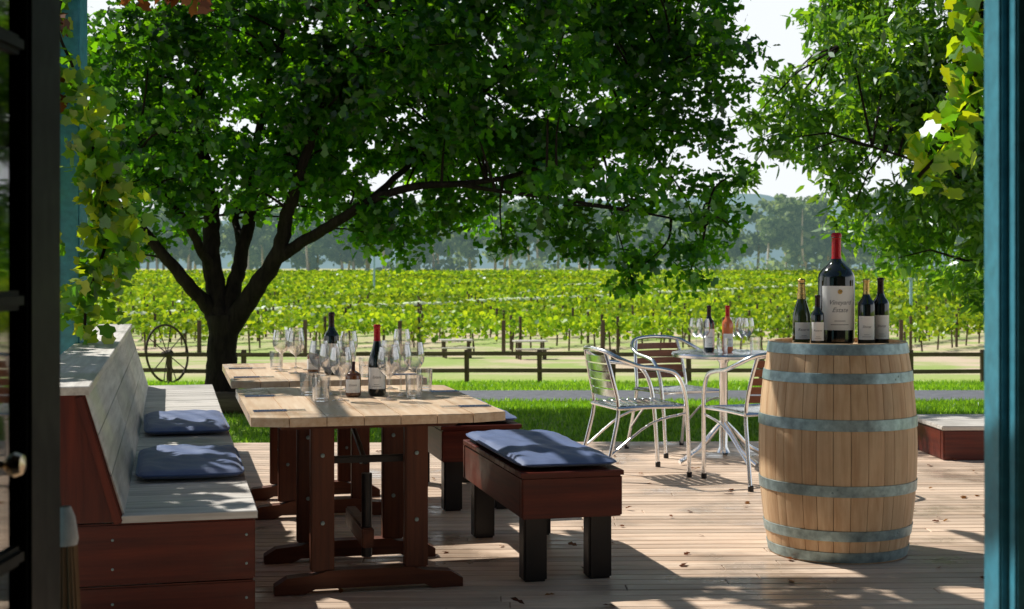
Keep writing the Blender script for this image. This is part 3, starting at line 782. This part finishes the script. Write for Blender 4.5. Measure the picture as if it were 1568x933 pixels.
# ------------------------------------------------------------------ pergola
pg=empty('pergola')
def pbox(nm,s,l,r=0,m=None): box(nm,s,l,m or M['bluepaint'],pg,(0,0,r))
pbox('post_left',(.15,.15,2.95),(-2.38,7.65,1.475)); pbox('post_right',(.135,.135,2.95),(3.6,7.65,1.475))
pbox('front_beam',(6.3,.09,.17),(.62,7.65,3.04))
for i in range(7):
    x=-2.3+i*.95; pbox('rafter_%d'%i,(.05,6.5,.13),(x+.15,5.7,3.20),R(12.4 if i%2 else 11))
gv=empty('grape_vine'); TV=[];TF=[]
P=[]
def run(pts,dens,spread):
    c=catmull(pts,8)
    for i in range(len(c)-1):
        L=(c[i+1]-c[i]).length; n=max(1,int(L*dens)); t=rng.uniform(0,1,(n,1))
        a=np.array(c[i]);b=np.array(c[i+1]); P.append(a+(b-a)*t+rng.normal(0,spread,(n,3)))
    tube_data(c,.008,6,TV,TF)
run([(-2.50,7.5,0),(-2.50,7.52,.8),(-2.48,7.5,1.6),(-2.5,7.52,2.4),(-2.3,7.6,3.1)],10,.04)
run([(-2.3,7.55,3.0),(-2.38,7.45,2.6),(-2.30,7.45,2.35)],60,.04)
run([(-2.28,7.45,2.3),(-2.20,7.4,2.1),(-2.15,7.35,1.8),(-2.10,7.4,1.5),(-2.22,7.45,1.15),(-2.24,7.45,.98)],290,.07)
run([(-2.2,7.4,1.9),(-2.08,7.4,1.70),(-1.96,7.35,1.46),(-2.06,7.35,1.32)],190,.055)
run([(1.6,5.6,3.1),(1.74,5.5,2.7),(1.82,5.5,2.31),(1.80,5.5,2.08),(1.73,5.5,1.88),(1.65,5.5,1.74),(1.57,5.5,1.65)],260,.055)
run([(1.9,5.7,3.1),(1.86,5.6,2.5),(1.87,5.6,2.15)],130,.06)
mesh('canes',TV,TF,M['bark'],gv,True)
P=np.concatenate(P); fast_mesh('leaves',leaves(P,.074,GRAPE,.1,.9),12,M['grape'],gv)
P2=np.array([(-2.42,7.45,z) for z in (2.68,2.62,2.3,2.25,2.2,2.15)]); P2=np.repeat(P2,9,0)+rng.normal(0,.045,(54,3))
P3=np.repeat(np.array([(-1.75,7.3,2.72),(-1.95,7.3,2.75),(-1.62,7.35,2.73)]),12,0)+rng.normal(0,.05,(36,3))
fast_mesh('dry_leaves',leaves(np.concatenate([P2,P3]),.08,GRAPE,.1,1.2),12,M['grape_brown'],gv)
n=2400; x=rng.uniform(-1.6,3.6,n); y=rng.uniform(6.7,7.75,n)
keep=(np.sin(x*2.1+y*1.3)+np.sin(y*3.1-x)*.6+np.sin(x*5.0)*.3)>-.1
P=[np.stack([x,y,3.32+rng.normal(0,.07,n)],1)[keep]]  # pergola vine leaves above the view, placed to dapple the foreground deck
n=1700; y=rng.uniform(5.6,8.3,n); z=rng.uniform(1.75,3.0,n)
keep=(np.sin(y*4.1+z*2)+np.sin(z*5.3-y)*.7)>-.05
P.append(np.stack([-2.85+rng.normal(0,.06,n),y,z],1)[keep])  # unseen leaf screen behind the door, added to shade the banquette
fast_mesh('pergola_shade_leaves',leaves(np.concatenate(P),.12,GRAPE,.3,.5),12,M['grape'],gv)

sp=empty('garden_shrub'); b=[(-3.55+random.uniform(-.3,.3),10.9+random.uniform(-.2,.2),random.uniform(.1,.55),.2) for _ in range(9)]
fast_mesh('foliage',leaves(clump_points(b,30,14,.06),.06,LANCE,.4,.0),6,M['ashleaf'],sp)
tube('stem',[(-3.55,10.9,-.2),(-3.5,10.9,.4)],.02,M['bark'],sp,6)

# ------------------------------------------------------------------ light, world, camera
az=R(50); el=R(48)
sd=Vector((-math.sin(az)*math.cos(el),math.cos(az)*math.cos(el),math.sin(el)))
L=bpy.data.lights.new('sun','SUN'); L.energy=5.0; L.angle=R(.5); L.color=(1,.97,.91)
so=bpy.data.objects.new('sun',L); so.rotation_euler=(-sd).to_track_quat('-Z','Y').to_euler(); so.location=sd*50; COL.objects.link(so)
w=bpy.data.worlds.new('World'); scene.world=w; w.use_nodes=True; nt=w.node_tree
bg=nt.nodes['Background']; sk=nt.nodes.new('ShaderNodeTexSky'); sk.sky_type='NISHITA'; sk.sun_disc=False
sk.sun_elevation=el; sk.sun_rotation=R(-50); sk.air_density=1.0; sk.dust_density=1.0; sk.altitude=200
tc=nt.nodes.new('ShaderNodeTexCoord'); sx=nt.nodes.new('ShaderNodeSeparateXYZ'); nt.links.new(tc.outputs['Generated'],sx.inputs[0])
mr=nt.nodes.new('ShaderNodeMapRange'); nt.links.new(sx.outputs[2],mr.inputs[0])
mr.inputs[1].default_value=.19; mr.inputs[2].default_value=.34; mr.inputs[3].default_value=.95; mr.inputs[4].default_value=0.0
mx=nt.nodes.new('ShaderNodeMix'); mx.data_type='RGBA'; nt.links.new(mr.outputs[0],mx.inputs[0]); nt.links.new(sk.outputs[0],mx.inputs[6]); mx.inputs[7].default_value=(15.2,15.8,16.3,1)
nt.links.new(mx.outputs[2],bg.inputs[0]); bg.inputs[1].default_value=.065
cam=bpy.data.cameras.new('camera'); co=bpy.data.objects.new('camera',cam); COL.objects.link(co)
co.location=(0,0,1.3); co.rotation_euler=(R(90),0,0); cam.lens=50; cam.sensor_width=36; cam.shift_y=-.036
cam.clip_start=.05; cam.clip_end=6000
cam.dof.use_dof=True; cam.dof.focus_distance=6.6; cam.dof.aperture_fstop=7.1
scene.camera=co
scene.view_settings.view_transform='Standard'; scene.view_settings.look='None'; scene.view_settings.exposure=0
print('COUNTS',n_oak,n_ash,len(LP))
